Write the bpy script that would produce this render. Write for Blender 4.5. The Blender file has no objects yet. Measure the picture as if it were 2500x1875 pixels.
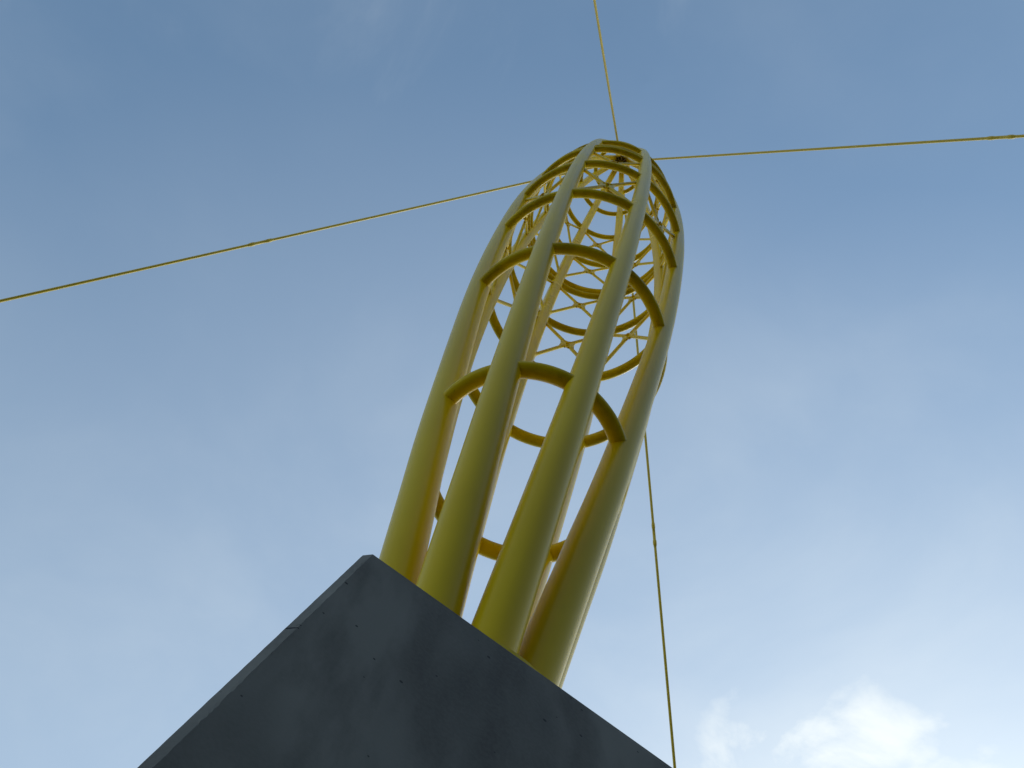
import bpy, bmesh, math, random
from mathutils import Vector, Matrix, noise

random.seed(7)
scene = bpy.context.scene
col = scene.collection
R = math.radians
S = 0.33                       # metres per survey unit
EYE = 1.6                      # eye height above the paving
AX = Vector((0.0, 10.0 * S, 0.0))   # foot of the mast axis

# ------------------------------------------------------------------ camera
cam = bpy.data.cameras.new("camera")
cam.sensor_width = 36.0
cam.lens = 36.0 * 2604.41 / 2500.0
cam.clip_start = 0.05
cam.clip_end = 6000.0
cam_ob = bpy.data.objects.new("camera", cam)
col.objects.link(cam_ob)
yaw, pit, roll = R(-6.37483), R(72.85842), R(24.06916)
fwd = Vector((math.sin(yaw) * math.cos(pit), math.cos(yaw) * math.cos(pit), math.sin(pit)))
rgt = Vector((math.cos(yaw), -math.sin(yaw), 0.0))
up = rgt.cross(fwd)
rgt2 = rgt * math.cos(roll) + up * math.sin(roll)
up2 = up * math.cos(roll) - rgt * math.sin(roll)
m = Matrix((rgt2, up2, -fwd)).transposed().to_4x4()
m.translation = Vector((0, 0, EYE))
cam_ob.matrix_world = m
scene.camera = cam_ob

# ------------------------------------------------------------------ sky, sun
CUM = (31.50, 10.60, 0.0)
BANK = (35.0, 49.0, 14.0, 5.0)
SUN_AZ, SUN_EL = R(40.0), R(36.0)     # azimuth to the right of +Y
sun_dir = Vector((math.sin(SUN_AZ) * math.cos(SUN_EL), math.cos(SUN_AZ) * math.cos(SUN_EL), math.sin(SUN_EL)))
world = bpy.data.worlds.new("World")
scene.world = world
world.use_nodes = True
nt = world.node_tree
nt.nodes.clear()


def N(tree, kind, **kw):
    n = tree.nodes.new(kind)
    for k, v in kw.items():
        setattr(n, k, v)
    return n


def math_node(tree, op, a, b=None, clamp=False):
    n = tree.nodes.new('ShaderNodeMath')
    n.operation = op
    n.use_clamp = clamp
    for i, s in enumerate((a, b)):
        if s is None:
            continue
        if hasattr(s, 'links'):
            tree.links.new(s, n.inputs[i])
        else:
            n.inputs[i].default_value = s
    return n.outputs[0]


sky = N(nt, 'ShaderNodeTexSky', sky_type='NISHITA', sun_disc=False)
sky.sun_elevation = SUN_EL
sky.sun_rotation = SUN_AZ
sky.altitude = 50.0
sky.air_density = 1.0
sky.dust_density = 0.6
sky.ozone_density = 0.8
tc = N(nt, 'ShaderNodeTexCoord')
sep = N(nt, 'ShaderNodeSeparateXYZ')
nt.links.new(tc.outputs['Generated'], sep.inputs[0])
zc = math_node(nt, 'MAXIMUM', sep.outputs[2], 0.06)
px = math_node(nt, 'DIVIDE', sep.outputs[0], zc)
py = math_node(nt, 'DIVIDE', sep.outputs[1], zc)
cmb = N(nt, 'ShaderNodeCombineXYZ')
nt.links.new(px, cmb.inputs[0])
nt.links.new(py, cmb.inputs[1])


def cloud_layer(scale, detail, rough, dist, lo, hi, offs, stretch=(1, 1, 1), rz=0.0):
    mp = N(nt, 'ShaderNodeMapping')
    mp.inputs['Location'].default_value = offs
    mp.inputs['Rotation'].default_value = (0, 0, rz)
    mp.inputs['Scale'].default_value = stretch
    nt.links.new(cmb.outputs[0], mp.inputs[0])
    nz = N(nt, 'ShaderNodeTexNoise')
    nz.inputs['Scale'].default_value = scale
    nz.inputs['Detail'].default_value = detail
    nz.inputs['Roughness'].default_value = rough
    nz.inputs['Distortion'].default_value = dist
    nt.links.new(mp.outputs[0], nz.inputs['Vector'])
    mr = N(nt, 'ShaderNodeMapRange', interpolation_type='SMOOTHSTEP')
    mr.inputs['From Min'].default_value = lo
    mr.inputs['From Max'].default_value = hi
    nt.links.new(nz.outputs[0], mr.inputs[0])
    return mr.outputs[0]


veil = cloud_layer(2.6, 6.0, 0.55, 0.4, 0.35, 0.75, (13.60, -6.80, 0.0))
wisp = cloud_layer(4.2, 8.0, 0.58, 0.6, 0.55, 0.85, (19.4202, -10.0481, 0.0), (1.0, 0.6, 1.0), R(-25))
cumul = cloud_layer(7.0, 9.0, 0.56, 0.35, 0.40, 0.72, CUM)
# fair-weather cumulus and haze both keep to the lower part of the sky
low = N(nt, 'ShaderNodeMapRange', interpolation_type='SMOOTHSTEP')
low.inputs['From Min'].default_value = 0.70
low.inputs['From Max'].default_value = 0.60
nt.links.new(sep.outputs[2], low.inputs[0])
hz = N(nt, 'ShaderNodeMapRange')
hz.inputs['From Min'].default_value = 0.87
hz.inputs['From Max'].default_value = 0.62
hz.inputs['To Min'].default_value = 0.0
hz.inputs['To Max'].default_value = 0.10
nt.links.new(sep.outputs[2], hz.inputs[0])
# one bank of it stands higher, under the sun
bank_az, bank_el = R(BANK[0]), R(BANK[1])
dotp = N(nt, 'ShaderNodeVectorMath', operation='DOT_PRODUCT')
nt.links.new(tc.outputs['Generated'], dotp.inputs[0])
dotp.inputs[1].default_value = (math.sin(bank_az) * math.cos(bank_el), math.cos(bank_az) * math.cos(bank_el), math.sin(bank_el))
bank = N(nt, 'ShaderNodeMapRange', interpolation_type='SMOOTHSTEP')
bank.inputs['From Min'].default_value = math.cos(R(BANK[2]))
bank.inputs['From Max'].default_value = math.cos(R(BANK[3]))
nt.links.new(dotp.outputs['Value'], bank.inputs[0])
cm = math_node(nt, 'MULTIPLY', cumul, math_node(nt, 'MAXIMUM', low.outputs[0], bank.outputs[0]))
c1 = math_node(nt, 'MULTIPLY', veil, 0.04)
c2 = math_node(nt, 'MULTIPLY', wisp, 0.13)
c3 = math_node(nt, 'MULTIPLY', cm, 0.90)
cs = math_node(nt, 'MAXIMUM', math_node(nt, 'ADD', c1, c2), c3)
# thin milky sheet round the bank
sheet = N(nt, 'ShaderNodeMapRange', interpolation_type='LINEAR')
sheet.inputs['From Min'].default_value = math.cos(R(34.0))
sheet.inputs['From Max'].default_value = math.cos(R(6.0))
nt.links.new(dotp.outputs['Value'], sheet.inputs[0])
c4 = math_node(nt, 'MULTIPLY', sheet.outputs[0], math_node(nt, 'ADD', math_node(nt, 'MULTIPLY', veil, 0.20), 0.15))
# high milky veil over the sunward half of the sky
dot2 = N(nt, 'ShaderNodeVectorMath', operation='DOT_PRODUCT')
nt.links.new(tc.outputs['Generated'], dot2.inputs[0])
dot2.inputs[1].default_value = (0.0, math.cos(R(46.0)), math.sin(R(46.0)))
milk = N(nt, 'ShaderNodeMapRange', interpolation_type='SMOOTHSTEP')
milk.inputs['From Min'].default_value = math.cos(R(46.0))
milk.inputs['From Max'].default_value = math.cos(R(8.0))
milk.inputs['To Max'].default_value = 0.19
nt.links.new(dot2.outputs['Value'], milk.inputs[0])
c5 = math_node(nt, 'MULTIPLY', milk.outputs[0], math_node(nt, 'ADD', math_node(nt, 'MULTIPLY', veil, 0.5), 0.75))
cs = math_node(nt, 'ADD', math_node(nt, 'MAXIMUM', cs, math_node(nt, 'MAXIMUM', c4, c5)), hz.outputs[0], clamp=True)
mix = N(nt, 'ShaderNodeMix', data_type='RGBA')
nt.links.new(cs, mix.inputs['Factor'])
nt.links.new(sky.outputs[0], mix.inputs['A'])
mix.inputs['B'].default_value = (5.5, 5.3, 5.7, 1.0)
bg = N(nt, 'ShaderNodeBackground')
bg.inputs['Strength'].default_value = 0.10
wb = N(nt, 'ShaderNodeMix', data_type='RGBA', blend_type='MULTIPLY')   # white balance of the daylight
wb.inputs['Factor'].default_value = 1.0
wb.inputs['B'].default_value = (0.945, 1.03, 0.94, 1.0)
nt.links.new(mix.outputs['Result'], wb.inputs['A'])
nt.links.new(wb.outputs['Result'], bg.inputs['Color'])
wo = N(nt, 'ShaderNodeOutputWorld')
nt.links.new(bg.outputs[0], wo.inputs[0])

sun = bpy.data.lights.new("sun", 'SUN')
sun.energy = 0.5
sun.angle = R(14.0)
sun.color = (1.0, 0.97, 0.90)
sun_ob = bpy.data.objects.new("sun", sun)
col.objects.link(sun_ob)
sun_ob.rotation_euler = sun_dir.to_track_quat('Z', 'Y').to_euler()
sun_ob.location = sun_dir * 100

vs = scene.view_settings
vs.view_transform = 'Standard'
vs.look = 'None'
vs.exposure = 1.0
vs.gamma = 1.0
vs.use_curve_mapping = False


# ------------------------------------------------------------------ materials
def new_mat(name):
    mt = bpy.data.materials.new(name)
    mt.use_nodes = True
    t = mt.node_tree
    b = t.nodes['Principled BSDF']
    return mt, t, b


def noise_tex(t, vec, scale, detail=4.0, rough=0.55, dist=0.0):
    n = t.nodes.new('ShaderNodeTexNoise')
    n.inputs['Scale'].default_value = scale
    n.inputs['Detail'].default_value = detail
    n.inputs['Roughness'].default_value = rough
    n.inputs['Distortion'].default_value = dist
    t.links.new(vec, n.inputs['Vector'])
    return n.outputs[0]


def map_range(t, v, a, b, c, d, smooth=True):
    n = t.nodes.new('ShaderNodeMapRange')
    if smooth:
        n.interpolation_type = 'SMOOTHSTEP'
    n.inputs[1].default_value = a
    n.inputs[2].default_value = b
    n.inputs[3].default_value = c
    n.inputs[4].default_value = d
    t.links.new(v, n.inputs[0])
    return n.outputs[0]


def mix_col(t, fac, a, b, mode='MIX'):
    n = t.nodes.new('ShaderNodeMix')
    n.data_type = 'RGBA'
    n.blend_type = mode
    for sock, v in (('Factor', fac), ('A', a), ('B', b)):
        if hasattr(v, 'links'):
            t.links.new(v, n.inputs[sock])
        else:
            n.inputs[sock].default_value = v
    return n.outputs['Result']


def paint_material(name="yellow_gloss_paint", grime=0.0):
    mt, t, b = new_mat(name)
    geo = t.nodes.new('ShaderNodeNewGeometry')
    pos = geo.outputs['Position']
    n1 = noise_tex(t, pos, 0.5, 3.0)
    n2 = noise_tex(t, pos, 9.0, 3.0)
    base = mix_col(t, map_range(t, n1, 0.3, 0.7, 0, 1), (0.71, 0.505, 0.005, 1), (0.77, 0.565, 0.009, 1))
    # small runs of grime and rust specks
    sp = map_range(t, n2, 0.74, 0.80, 0.0, 0.5)
    base = mix_col(t, sp, base, (0.16, 0.10, 0.02, 1))
    if grime:
        n3 = noise_tex(t, pos, 2.2, 4.0, 0.6)
        base = mix_col(t, map_range(t, n3, 0.40, 0.70, 0.0, grime), base, (0.10, 0.065, 0.012, 1))
        n4 = noise_tex(t, pos, 30.0, 3.0, 0.6)
        base = mix_col(t, map_range(t, n4, 0.62, 0.72, 0.0, grime), base, (0.05, 0.035, 0.012, 1))
    t.links.new(base, b.inputs['Base Color'])
    b.inputs['Roughness'].default_value = 0.3
    t.links.new(map_range(t, n1, 0.2, 0.8, 0.22, 0.28), b.inputs['Roughness'])
    b.inputs['IOR'].default_value = 1.165
    return mt


def cable_material():
    mt, t, b = new_mat("yellow_cable_paint")
    geo = t.nodes.new('ShaderNodeNewGeometry')
    n1 = noise_tex(t, geo.outputs['Position'], 3.0, 4.0)
    t.links.new(mix_col(t, n1, (0.62, 0.44, 0.010, 1), (0.74, 0.54, 0.02, 1)), b.inputs['Base Color'])
    b.inputs['Roughness'].default_value = 0.45
    return mt


def steel_material():
    mt, t, b = new_mat("dull_galvanised_steel")
    geo = t.nodes.new('ShaderNodeNewGeometry')
    n1 = noise_tex(t, geo.outputs['Position'], 20.0, 4.0)
    t.links.new(mix_col(t, n1, (0.07, 0.06, 0.045, 1), (0.16, 0.14, 0.10, 1)), b.inputs['Base Color'])
    b.inputs['Metallic'].default_value = 0.6
    b.inputs['Roughness'].default_value = 0.5
    return mt


def concrete_material():
    mt, t, b = new_mat("weathered_grey_concrete")
    geo = t.nodes.new('ShaderNodeNewGeometry')
    pos = geo.outputs['Position']
    mp = t.nodes.new('ShaderNodeMapping')
    mp.inputs['Scale'].default_value = (1.0, 1.0, 0.28)
    t.links.new(pos, mp.inputs[0])
    big = noise_tex(t, mp.outputs[0], 1.5, 3.0, 0.5)
    mid = noise_tex(t, mp.outputs[0], 4.0, 5.0, 0.55, 0.05)
    fine = noise_tex(t, pos, 55.0, 5.0, 0.6)
    c = mix_col(t, map_range(t, big, 0.32, 0.68, 0, 1), (0.085, 0.084, 0.082, 1), (0.245, 0.243, 0.235, 1))
    c = mix_col(t, map_range(t, mid, 0.42, 0.70, 0.0, 0.65), c, (0.09, 0.085, 0.083, 1))
    c = mix_col(t, map_range(t, fine, 0.3, 0.7, 0.0, 0.2), c, (0.24, 0.24, 0.24, 1))
    # blow holes left by the formwork
    vo = t.nodes.new('ShaderNodeTexVoronoi')
    vo.inputs['Scale'].default_value = 17.0
    t.links.new(pos, vo.inputs['Vector'])
    rnd = t.nodes.new('ShaderNodeSeparateColor')
    t.links.new(vo.outputs['Color'], rnd.inputs[0])
    rad = math_node(t, 'MULTIPLY', math_node(t, 'POWER', rnd.outputs[0], 6.0), 0.16)
    hole = math_node(t, 'LESS_THAN', vo.outputs['Distance'], rad)
    c = mix_col(t, hole, c, (0.05, 0.05, 0.05, 1))
    # one open crack running in from the arris of the chamfer
    crk = None
    for ctr, half, thick in (((-0.606, 2.123, 4.886), 0.034, 0.0075), ((-0.585, 2.113, 4.915), 0.010, 0.003)):
        sub = t.nodes.new('ShaderNodeVectorMath')
        sub.operation = 'SUBTRACT'
        t.links.new(pos, sub.inputs[0])
        sub.inputs[1].default_value = ctr
        dt = t.nodes.new('ShaderNodeVectorMath')
        dt.operation = 'DOT_PRODUCT'
        t.links.new(sub.outputs[0], dt.inputs[0])
        dt.inputs[1].default_value = (0.9 / half, -0.4 / half, 0.15 / half)
        sp_ = t.nodes.new('ShaderNodeSeparateXYZ')
        t.links.new(sub.outputs[0], sp_.inputs[0])
        wob = math_node(t, 'MULTIPLY', math_node(t, 'SUBTRACT', noise_tex(t, pos, 70.0, 2.0), 0.5), 0.012)
        zz = math_node(t, 'DIVIDE', math_node(t, 'ADD', sp_.outputs[2], wob), thick)
        e2 = math_node(t, 'ADD', math_node(t, 'POWER', math_node(t, 'ABSOLUTE', dt.outputs['Value']), 2.0),
                       math_node(t, 'POWER', math_node(t, 'ABSOLUTE', zz), 2.0))
        m_ = math_node(t, 'LESS_THAN', e2, 1.0)
        crk = m_ if crk is None else math_node(t, 'MAXIMUM', crk, m_)
    c = mix_col(t, crk, c, (0.008, 0.008, 0.009, 1))
    hole = math_node(t, 'MAXIMUM', hole, crk)
    t.links.new(c, b.inputs['Base Color'])
    b.inputs['Roughness'].default_value = 0.85
    hgt = math_node(t, 'ADD', math_node(t, 'MULTIPLY', fine, 0.25), math_node(t, 'MULTIPLY', mid, 0.5))
    hgt = math_node(t, 'SUBTRACT', hgt, hole)
    bp = t.nodes.new('ShaderNodeBump')
    bp.inputs['Strength'].default_value = 0.5
    bp.inputs['Distance'].default_value = 0.006
    t.links.new(hgt, bp.inputs['Height'])
    t.links.new(bp.outputs[0], b.inputs['Normal'])
    return mt


def ground_material():
    mt, t, b = new_mat("dark_asphalt")
    geo = t.nodes.new('ShaderNodeNewGeometry')
    n1 = noise_tex(t, geo.outputs['Position'], 0.6, 6.0)
    t.links.new(mix_col(t, n1, (0.026, 0.026, 0.026, 1), (0.046, 0.045, 0.043, 1)), b.inputs['Base Color'])
    b.inputs['Roughness'].default_value = 0.9
    return mt


def sky_blocker_material():
    mt, t, b = new_mat("sky_blocker_dark_green")  # dark green for the added slope that blocks low sky light
    geo = t.nodes.new('ShaderNodeNewGeometry')
    n1 = noise_tex(t, geo.outputs['Position'], 0.5, 6.0)
    t.links.new(mix_col(t, n1, (0.02, 0.03, 0.012, 1), (0.06, 0.08, 0.03, 1)), b.inputs['Base Color'])
    b.inputs['Roughness'].default_value = 1.0
    return mt


BLOCKER_H = 41.0
YEL, CAB, STL, CON, GRD = paint_material(), cable_material(), steel_material(), concrete_material(), ground_material()
BLK = sky_blocker_material()
RNG = paint_material("grimy_yellow_gloss_paint", 0.35)


# ------------------------------------------------------------------ helpers
def link_mesh(name, bm_, mat, parent=None, smooth=True):
    me = bpy.data.meshes.new(name)
    bm_.normal_update()
    bm_.to_mesh(me)
    bm_.free()
    me.materials.append(mat)
    if smooth:
        for p in me.polygons:
            p.use_smooth = True
    o = bpy.data.objects.new(name, me)
    col.objects.link(o)
    if parent is not None:
        o.parent = parent
        o.matrix_parent_inverse = Matrix.Translation(-parent_world(parent))
    return o


PW = {}


def parent_world(o):
    return PW.get(o.name, Vector((0, 0, 0)))


def empty(name, loc):
    o = bpy.data.objects.new(name, None)
    o.empty_display_size = 0.2
    o.location = loc
    col.objects.link(o)
    PW[o.name] = Vector(loc)
    return o


def tag(o, label, cat, group=None):
    o['label'] = label
    o['category'] = cat
    if group:
        o['group'] = group


def frame_of(t, ref):
    t = t.normalized()
    a = ref - t * ref.dot(t)
    if a.length < 1e-6:
        a = t.orthogonal()
    a.normalize()
    return a, t.cross(a)


def tube(bm_, pts, radii, sides=20, ref=None, caps=True):
    """skin a polyline with circles"""
    ref = ref or Vector((0, 0, 1))
    rings = []
    n = len(pts)
    for i, p in enumerate(pts):
        t = pts[min(i + 1, n - 1)] - pts[max(i - 1, 0)]
        a, b = frame_of(t, ref)
        r = radii[i] if isinstance(radii, (list, tuple)) else radii
        rings.append([bm_.verts.new(p + (a * math.cos(2 * math.pi * k / sides) + b * math.sin(2 * math.pi * k / sides)) * r)
                      for k in range(sides)])
    for i in range(n - 1):
        for k in range(sides):
            k2 = (k + 1) % sides
            bm_.faces.new((rings[i][k], rings[i][k2], rings[i + 1][k2], rings[i + 1][k]))
    if caps:                           # own vertices, so the shading of the wall stays true
        bm_.faces.new([bm_.verts.new(v.co) for v in reversed(rings[0])])
        bm_.faces.new([bm_.verts.new(v.co) for v in rings[-1]])


def W(x, y, z):
    """survey units to metres"""
    return Vector((x * S, y * S, z * S + EYE))


PHI = -3.868


def cyl(r, z, deg):
    t = R(deg + PHI)
    return W(r * math.sin(t), 10.0 - r * math.cos(t), z)


# ------------------------------------------------------------------ ground
bm = bmesh.new()
gv = [bm.verts.new(v) for v in ((-2500, -2500, 0), (2500, -2500, 0), (2500, 2500, 0), (-2500, 2500, 0))]
bm.faces.new(gv)
ground = link_mesh("ground", bm, GRD, smooth=False)
ground['kind'] = 'structure'

# unseen slope added behind the viewer to keep the low sky off the plinth
bm = bmesh.new()
NA, NRAD = 90, 22
hv = []
for i in range(NA + 1):
    fa = i / NA
    az = R(80 + 140 * fa)                 # measured from +Y, round behind the camera
    end = min(1.0, min(fa, 1 - fa) / 0.10)
    end = end * end * (3 - 2 * end)
    rowv = []
    for j in range(NRAD + 1):
        fr = j / NRAD
        rad = 40.0 + 150.0 * fr ** 3.0
        rise = min(1.0, fr / 0.36)
        rise = rise * rise * (3 - 2 * rise)
        x, y = math.sin(az) * rad, math.cos(az) * rad
        z = -0.3 + (BLOCKER_H * rise) * end
        if 0 < j:
            z += noise.fractal(Vector((x, y, 0)) * 0.06, 1.0, 2.0, 4) * 3.5 * end * rise
        rowv.append(bm.verts.new((x, y, z)))
    hv.append(rowv)
for i in range(NA):
    for j in range(NRAD):
        bm.faces.new((hv[i][j], hv[i + 1][j], hv[i + 1][j + 1], hv[i][j + 1]))
bmesh.ops.recalc_face_normals(bm, faces=bm.faces)
sky_blocker_slope = link_mesh("sky_blocker_slope", bm, BLK)
sky_blocker_slope['kind'] = 'structure'

# ------------------------------------------------------------------ concrete plinth
ZP = 12.8
EDGE = R(70.8908)                       # azimuth of the plinth face seen from below
ev = Vector((math.sin(EDGE), math.cos(EDGE)))
nv = Vector((ev.y, -ev.x))              # outward normal of that face
CH = 0.10                               # chamfer leg on each face
# each face: outward normal, distance from the mast axis at the top, batter
FACES = [(nv, 2.53, 0.106), (ev, 2.75, 0.12), (-nv, 2.53, 0.106), (-ev, 2.60, 0.12)]


def loop_at(z, nf, nc):
    """cross-section of the plinth at survey height z, counter-clockwise"""
    hs = [h + (ZP - z) * b_ for (_, h, b_) in FACES]
    pts = []
    for q in range(4):
        n_, t_ = FACES[q][0], FACES[(q + 1) % 4][0]
        h, h1, h0 = hs[q], hs[(q + 1) % 4], hs[(q + 3) % 4]
        a0, a1 = -(h0 - CH), h1 - CH
        for i in range(nf + 1):
            s = a0 + (a1 - a0) * (0.5 - 0.5 * math.cos(math.pi * i / nf))
            pts.append((n_ * h + t_ * s, 'f'))
        p0 = n_ * h + t_ * (h1 - CH)
        p1 = n_ * (h - CH) + t_ * h1
        for i in range(1, nc):
            pts.append((p0.lerp(p1, i / nc), 'c'))
    return pts


NF, NC, NR = 40, 4, 340
bm = bmesh.new()
rows = []
zb_ = -EYE / S
for j in range(NR + 1):
    f = j / NR
    z = ZP + (zb_ - ZP) * (f ** 1.5)
    lp = loop_at(z, NF, NC)
    row = []
    L_ = len(lp)
    for i, (p, kind) in enumerate(lp):
        v = W(p.x, 10.0 + p.y, z)
        near_ch = kind == 'c' or lp[(i + 1) % L_][1] == 'c' or lp[i - 1][1] == 'c'
        amp = 0.0007 if near_ch else 0.0022
        out = Vector((p.x, p.y, 0)).normalized()
        d_ = noise.fractal(v * (14.0 if near_ch else 1.6), 1.0, 2.0, 4) * amp
        if i == 0 and j > 0:
            # ragged arris where grout bled past the chamfer strip
            d_ += (noise.noise(v * 26.0) * 0.003 + noise.noise(v * 70.0) * 0.002) * (0.35 + abs(noise.noise(v * 4.0)) * 2.0)
        if j < 2:
            d_ *= 0.3
        row.append(bm.verts.new(v + out * d_))
    rows.append(row)
for j in range(NR):
    n_ = len(rows[j])
    for i in range(n_):
        i2 = (i + 1) % n_
        bm.faces.new((rows[j][i], rows[j + 1][i], rows[j + 1][i2], rows[j][i2]))
bm.faces.new(rows[0])
bmesh.ops.recalc_face_normals(bm, faces=bm.faces)
plinth = link_mesh("concrete_plinth", bm, CON, smooth=False)
tag(plinth, "tapering dark grey concrete plinth with a chamfered corner under the yellow mast", "plinth")

# ------------------------------------------------------------------ mast
RZ = [26.012, 38.789, 51.201, 63.547, 75.814, 88.253, 100.549, 112.599, 124.601]
RR = [2.578, 3.77, 4.564, 5.068, 5.2, 4.963, 4.339, 3.548, 2.544]
ZH = 139.275
kz = [ZP, 19.72] + RZ + [132.7, 138.6, ZH + 0.9]
kr = [1.09, 1.88] + RR + [1.56, 0.92, 0.55]


def profile():
    out = []
    n = len(kz)
    for i in range(n - 1):
        i0, i3 = max(i - 1, 0), min(i + 2, n - 1)
        for q in range(8):
            t = q / 8
            o = []
            for a in (kz, kr):
                p0, p1, p2, p3 = a[i0], a[i], a[i + 1], a[i3]
                o.append(0.5 * (2 * p1 + (p2 - p0) * t + (2 * p0 - 5 * p1 + 4 * p2 - p3) * t * t + (3 * p1 - 3 * p2 + p3 - p0) * t ** 3))
            out.append(tuple(o))
    out.append((kz[-1], kr[-1]))
    return out


PROF = profile()


def r_at(z):
    for (z0, r0), (z1, r1) in zip(PROF, PROF[1:]):
        if z0 <= z <= z1:
            return r0 + (r1 - r0) * (z - z0) / (z1 - z0)
    return PROF[-1][1]


def pipe_rad(z):
    r = 0.405 + 0.027 * max(0.0, min(1.0, (32 - z) / 18))
    if z > 85:
        r = 0.405 - 0.060 * min(1, (z - 85) / 45)
    return r


mast = empty("guyed_mast", W(0, 10.0, ZP))
tag(mast, "tall yellow lattice mast of eight bowed tubes bound by rings on the concrete plinth", "mast")
for k in range(8):
    deg = 22.5 + 45 * k
    bm = bmesh.new()
    pts = [cyl(r, z, deg) for z, r in PROF]
    ref = cyl(1, 0, deg + 90) - cyl(0, 0, 0)
    tube(bm, pts, [pipe_rad(z) * S for z, r in PROF], 28, ref)
    link_mesh("tube", bm, YEL, mast)

ring_list = list(zip(RZ, RR)) + [(RZ[4] + 1.75, r_at(RZ[4] + 1.75))]
for zi, ri in ring_list:
    for k in range(8):
        bm = bmesh.new()
        pts = [cyl(ri, zi, -22.5 + 45 * k + 45 * q / 14) for q in range(15)]
        tube(bm, pts, 0.230 * S, 16, Vector((0, 0, 1)))
        link_mesh("ring_segment", bm, RNG, mast)

# crossed tie rods in the four bays above the third ring
for b_ in range(2, 6):
    z0, z1 = RZ[b_] + 0.95, RZ[b_ + 1] - 0.75
    if b_ == 4:
        z0 = RZ[b_] + 1.75 + 0.7
    for k in range(8):
        d0, d1 = -22.5 + 45 * k, 22.5 + 45 * k
        corners = [cyl(r_at(z0), z0, d0), cyl(r_at(z0), z0, d1), cyl(r_at(z1), z1, d1), cyl(r_at(z1), z1, d0)]
        cen = (corners[0] + corners[1] + corners[2] + corners[3]) / 4
        nrm = (corners[2] - corners[0]).cross(corners[3] - corners[1]).normalized()
        bm = bmesh.new()
        vs_f, vs_b = [], []
        dirs = [(c - cen).normalized() for c in corners]
        outl = []
        for q in range(4):
            dq, dn = dirs[q], dirs[(q + 1) % 4]
            side = nrm.cross(dq)
            if side.dot(dn) < 0:
                side = -side
            outl += [dq * 0.74 * S - side * 0.19 * S, dq * 0.74 * S + side * 0.19 * S]
            bis = (dq + dn).normalized()
            outl.append(bis * 0.36 * S)
        th = 0.05 * S
        vs_f = [bm.verts.new(cen + p + nrm * th) for p in outl]
        vs_b = [bm.verts.new(cen + p - nrm * th) for p in outl]
        bm.faces.new(vs_f)
        bm.faces.new(list(reversed(vs_b)))
        for i in range(len(outl)):
            j = (i + 1) % len(outl)
            bm.faces.new((vs_f[i], vs_b[i], vs_b[j], vs_f[j]))
        bmesh.ops.recalc_face_normals(bm, faces=bm.faces)
        tube(bm, [cen - nrm * 0.17 * S, cen + nrm * 0.17 * S], 0.10 * S, 8)
        hub = link_mesh("brace_plate", bm, YEL, mast, smooth=False)
        for q in range(4):
            bm = bmesh.new()
            a = cen + dirs[q] * 0.5 * S
            e = corners[q]
            lg = (e - a).length
            u = (e - a) / lg
            e2 = e - u * 0.25 * S
            tube(bm, [a, e2 - u * 0.75 * S], 0.102 * S, 10)
            tube(bm, [e2 - u * 0.8 * S, e2 - u * 0.7 * S, e2 - u * 0.05 * S, e2], [0.10 * S, 0.145 * S, 0.145 * S, 0.12 * S], 10)
            o = link_mesh("tie_rod", bm, YEL, None)
            o.parent = hub
            o.matrix_parent_inverse = Matrix.Identity(4)

# round base plate on grout
bm = bmesh.new()
PR = 2.27


def disc(bm_, r, z0, z1, n=64, bev=0.03):
    pr = [(r - bev, z0), (r, z0 + bev), (r, z1 - bev), (r - bev, z1)]
    rr = [[bm_.verts.new(cyl(a, z, 360 * i / n)) for i in range(n)] for a, z in pr]
    for q in range(3):
        for i in range(n):
            j = (i + 1) % n
            bm_.faces.new((rr[q][i], rr[q][j], rr[q + 1][j], rr[q + 1][i]))
    bm_.faces.new(list(reversed(rr[0])))
    bm_.faces.new(rr[-1])
    bmesh.ops.recalc_face_normals(bm_, faces=bm_.faces)


disc(bm, PR, ZP - 0.01, ZP + 0.60)
link_mesh("base_plate", bm, YEL, mast, smooth=False)

# mast head: drum with a bottom plate and radial fins, tubes run into it
bm = bmesh.new()
disc(bm, 0.80, ZH - 0.4, ZH + 2.6, 32)
head = link_mesh("mast_head", bm, YEL, mast, smooth=False)
bm = bmesh.new()
disc(bm, 1.05, ZH + 0.2, ZH + 0.5, 32)
o = link_mesh("head_plate", bm, STL, None, smooth=False)
o.parent = head
for k in range(8):
    bm = bmesh.new()
    deg = 45 * k
    c0, c1 = cyl(0.15, ZH - 1.6, deg), cyl(1.15, ZH - 0.45, deg)
    tvec = (cyl(1, 0, deg + 90) - cyl(0, 0, 0)).normalized() * 0.04 * S
    pp = [cyl(0.10, ZH - 0.35, deg), cyl(0.10, ZH - 1.7, deg), cyl(0.35, ZH - 1.7, deg), cyl(1.25, ZH - 0.35, deg)]
    fa = [bm.verts.new(p + tvec) for p in pp]
    fb = [bm.verts.new(p - tvec) for p in pp]
    bm.faces.new(fa)
    bm.faces.new(list(reversed(fb)))
    for i in range(4):
        j = (i + 1) % 4
        bm.faces.new((fa[i], fb[i], fb[j], fa[j]))
    bmesh.ops.recalc_face_normals(bm, faces=bm.faces)
    o = link_mesh("fin", bm, YEL, None, smooth=False)
    o.parent = head

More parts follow.
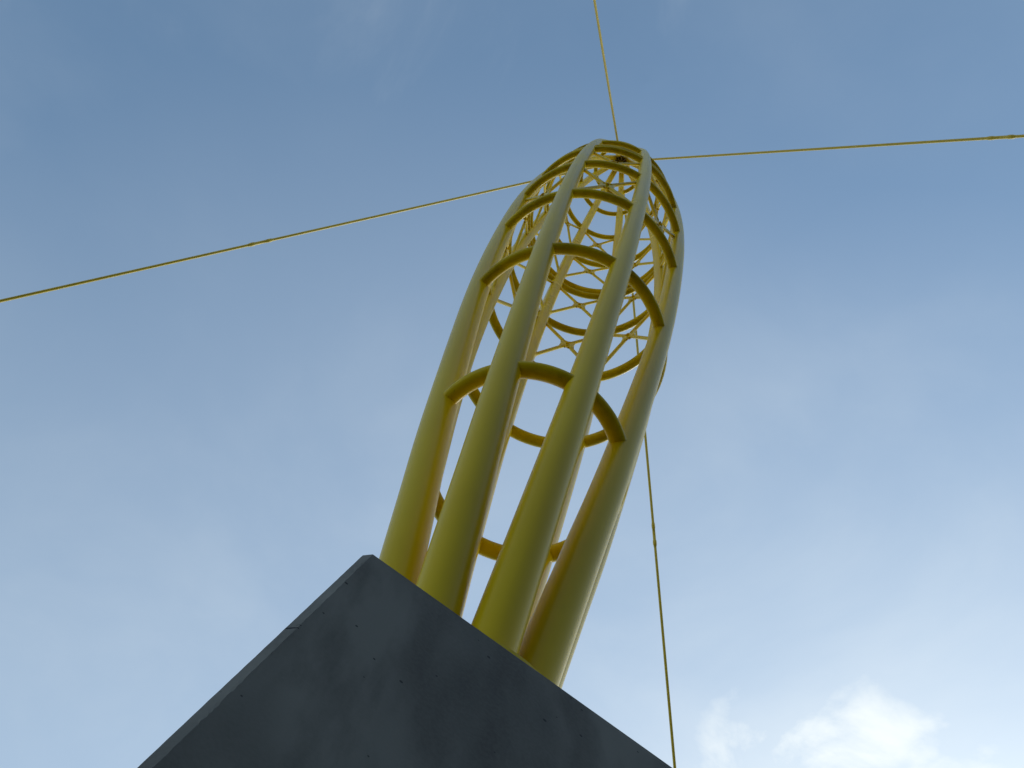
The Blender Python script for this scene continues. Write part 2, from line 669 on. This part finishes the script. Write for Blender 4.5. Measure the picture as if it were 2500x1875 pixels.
# ------------------------------------------------------------------ guy cables
A0, RUN, TB = -25.4412, 114.706, 53.106
htop = W(0, 10.0, ZH + 0.3)
labels = ["thin yellow guy cable rising from the mast head to the top edge of the picture",
          "thin yellow guy cable running right from the mast head, nearly level",
          "thin yellow guy cable passing behind the mast down to the plinth's right side",
          "thin yellow guy cable running left and downward from the mast head"]
for k in range(4):
    t = R(A0 + 90 * k)
    fall = ZH + 0.3 + EYE / S
    dv = Vector((math.sin(t) * RUN * fall / ZH, -math.cos(t) * RUN * fall / ZH, -fall)) * S
    L_ = dv.length
    u = dv / L_
    side = u.cross(Vector((0, 0, 1))).normalized()
    root = empty("guy_cable", htop + dv)
    tag(root, labels[k], "cable", "guy cables of the mast")
    tb = TB * S
    bm = bmesh.new()
    tube(bm, [htop + u * 0.9 * S, htop + u * (tb - 0.42)], 0.130 * S, 10, side)
    link_mesh("upper_cable", bm, CAB, root)
    bm = bmesh.new()
    tube(bm, [htop + u * (tb + 0.42), htop + dv], 0.130 * S, 10, side)
    link_mesh("lower_cable", bm, CAB, root)
    # head socket and clevis
    bm = bmesh.new()
    tube(bm, [htop + u * 0.5 * S, htop + u * 1.6 * S, htop + u * 3.4 * S, htop + u * 4.2 * S],
         [0.16 * S, 0.2 * S, 0.17 * S, 0.1 * S], 12, side)
    link_mesh("socket", bm, CAB, root)
    # turnbuckle: a slim threaded sleeve with a fork and pin at either end
    bm = bmesh.new()
    c = htop + u * tb
    r0 = 0.130 * S
    tube(bm, [c - u * 0.46, c - u * 0.36, c - u * 0.24, c - u * 0.20, c + u * 0.20, c + u * 0.24, c + u * 0.36, c + u * 0.46],
         [r0, r0 * 1.35, r0 * 1.35, r0 * 1.15, r0 * 1.15, r0 * 1.45, r0 * 1.45, r0], 12, side)
    tbk = link_mesh("turnbuckle", bm, CAB, root)
    for sg in (-1, 1):
        bm = bmesh.new()
        p = c + u * sg * 0.29
        tube(bm, [p - side * 0.16 * S, p + side * 0.16 * S], 0.075 * S, 10, u)
        o = link_mesh("pin", bm, STL, None)
        o.parent = tbk
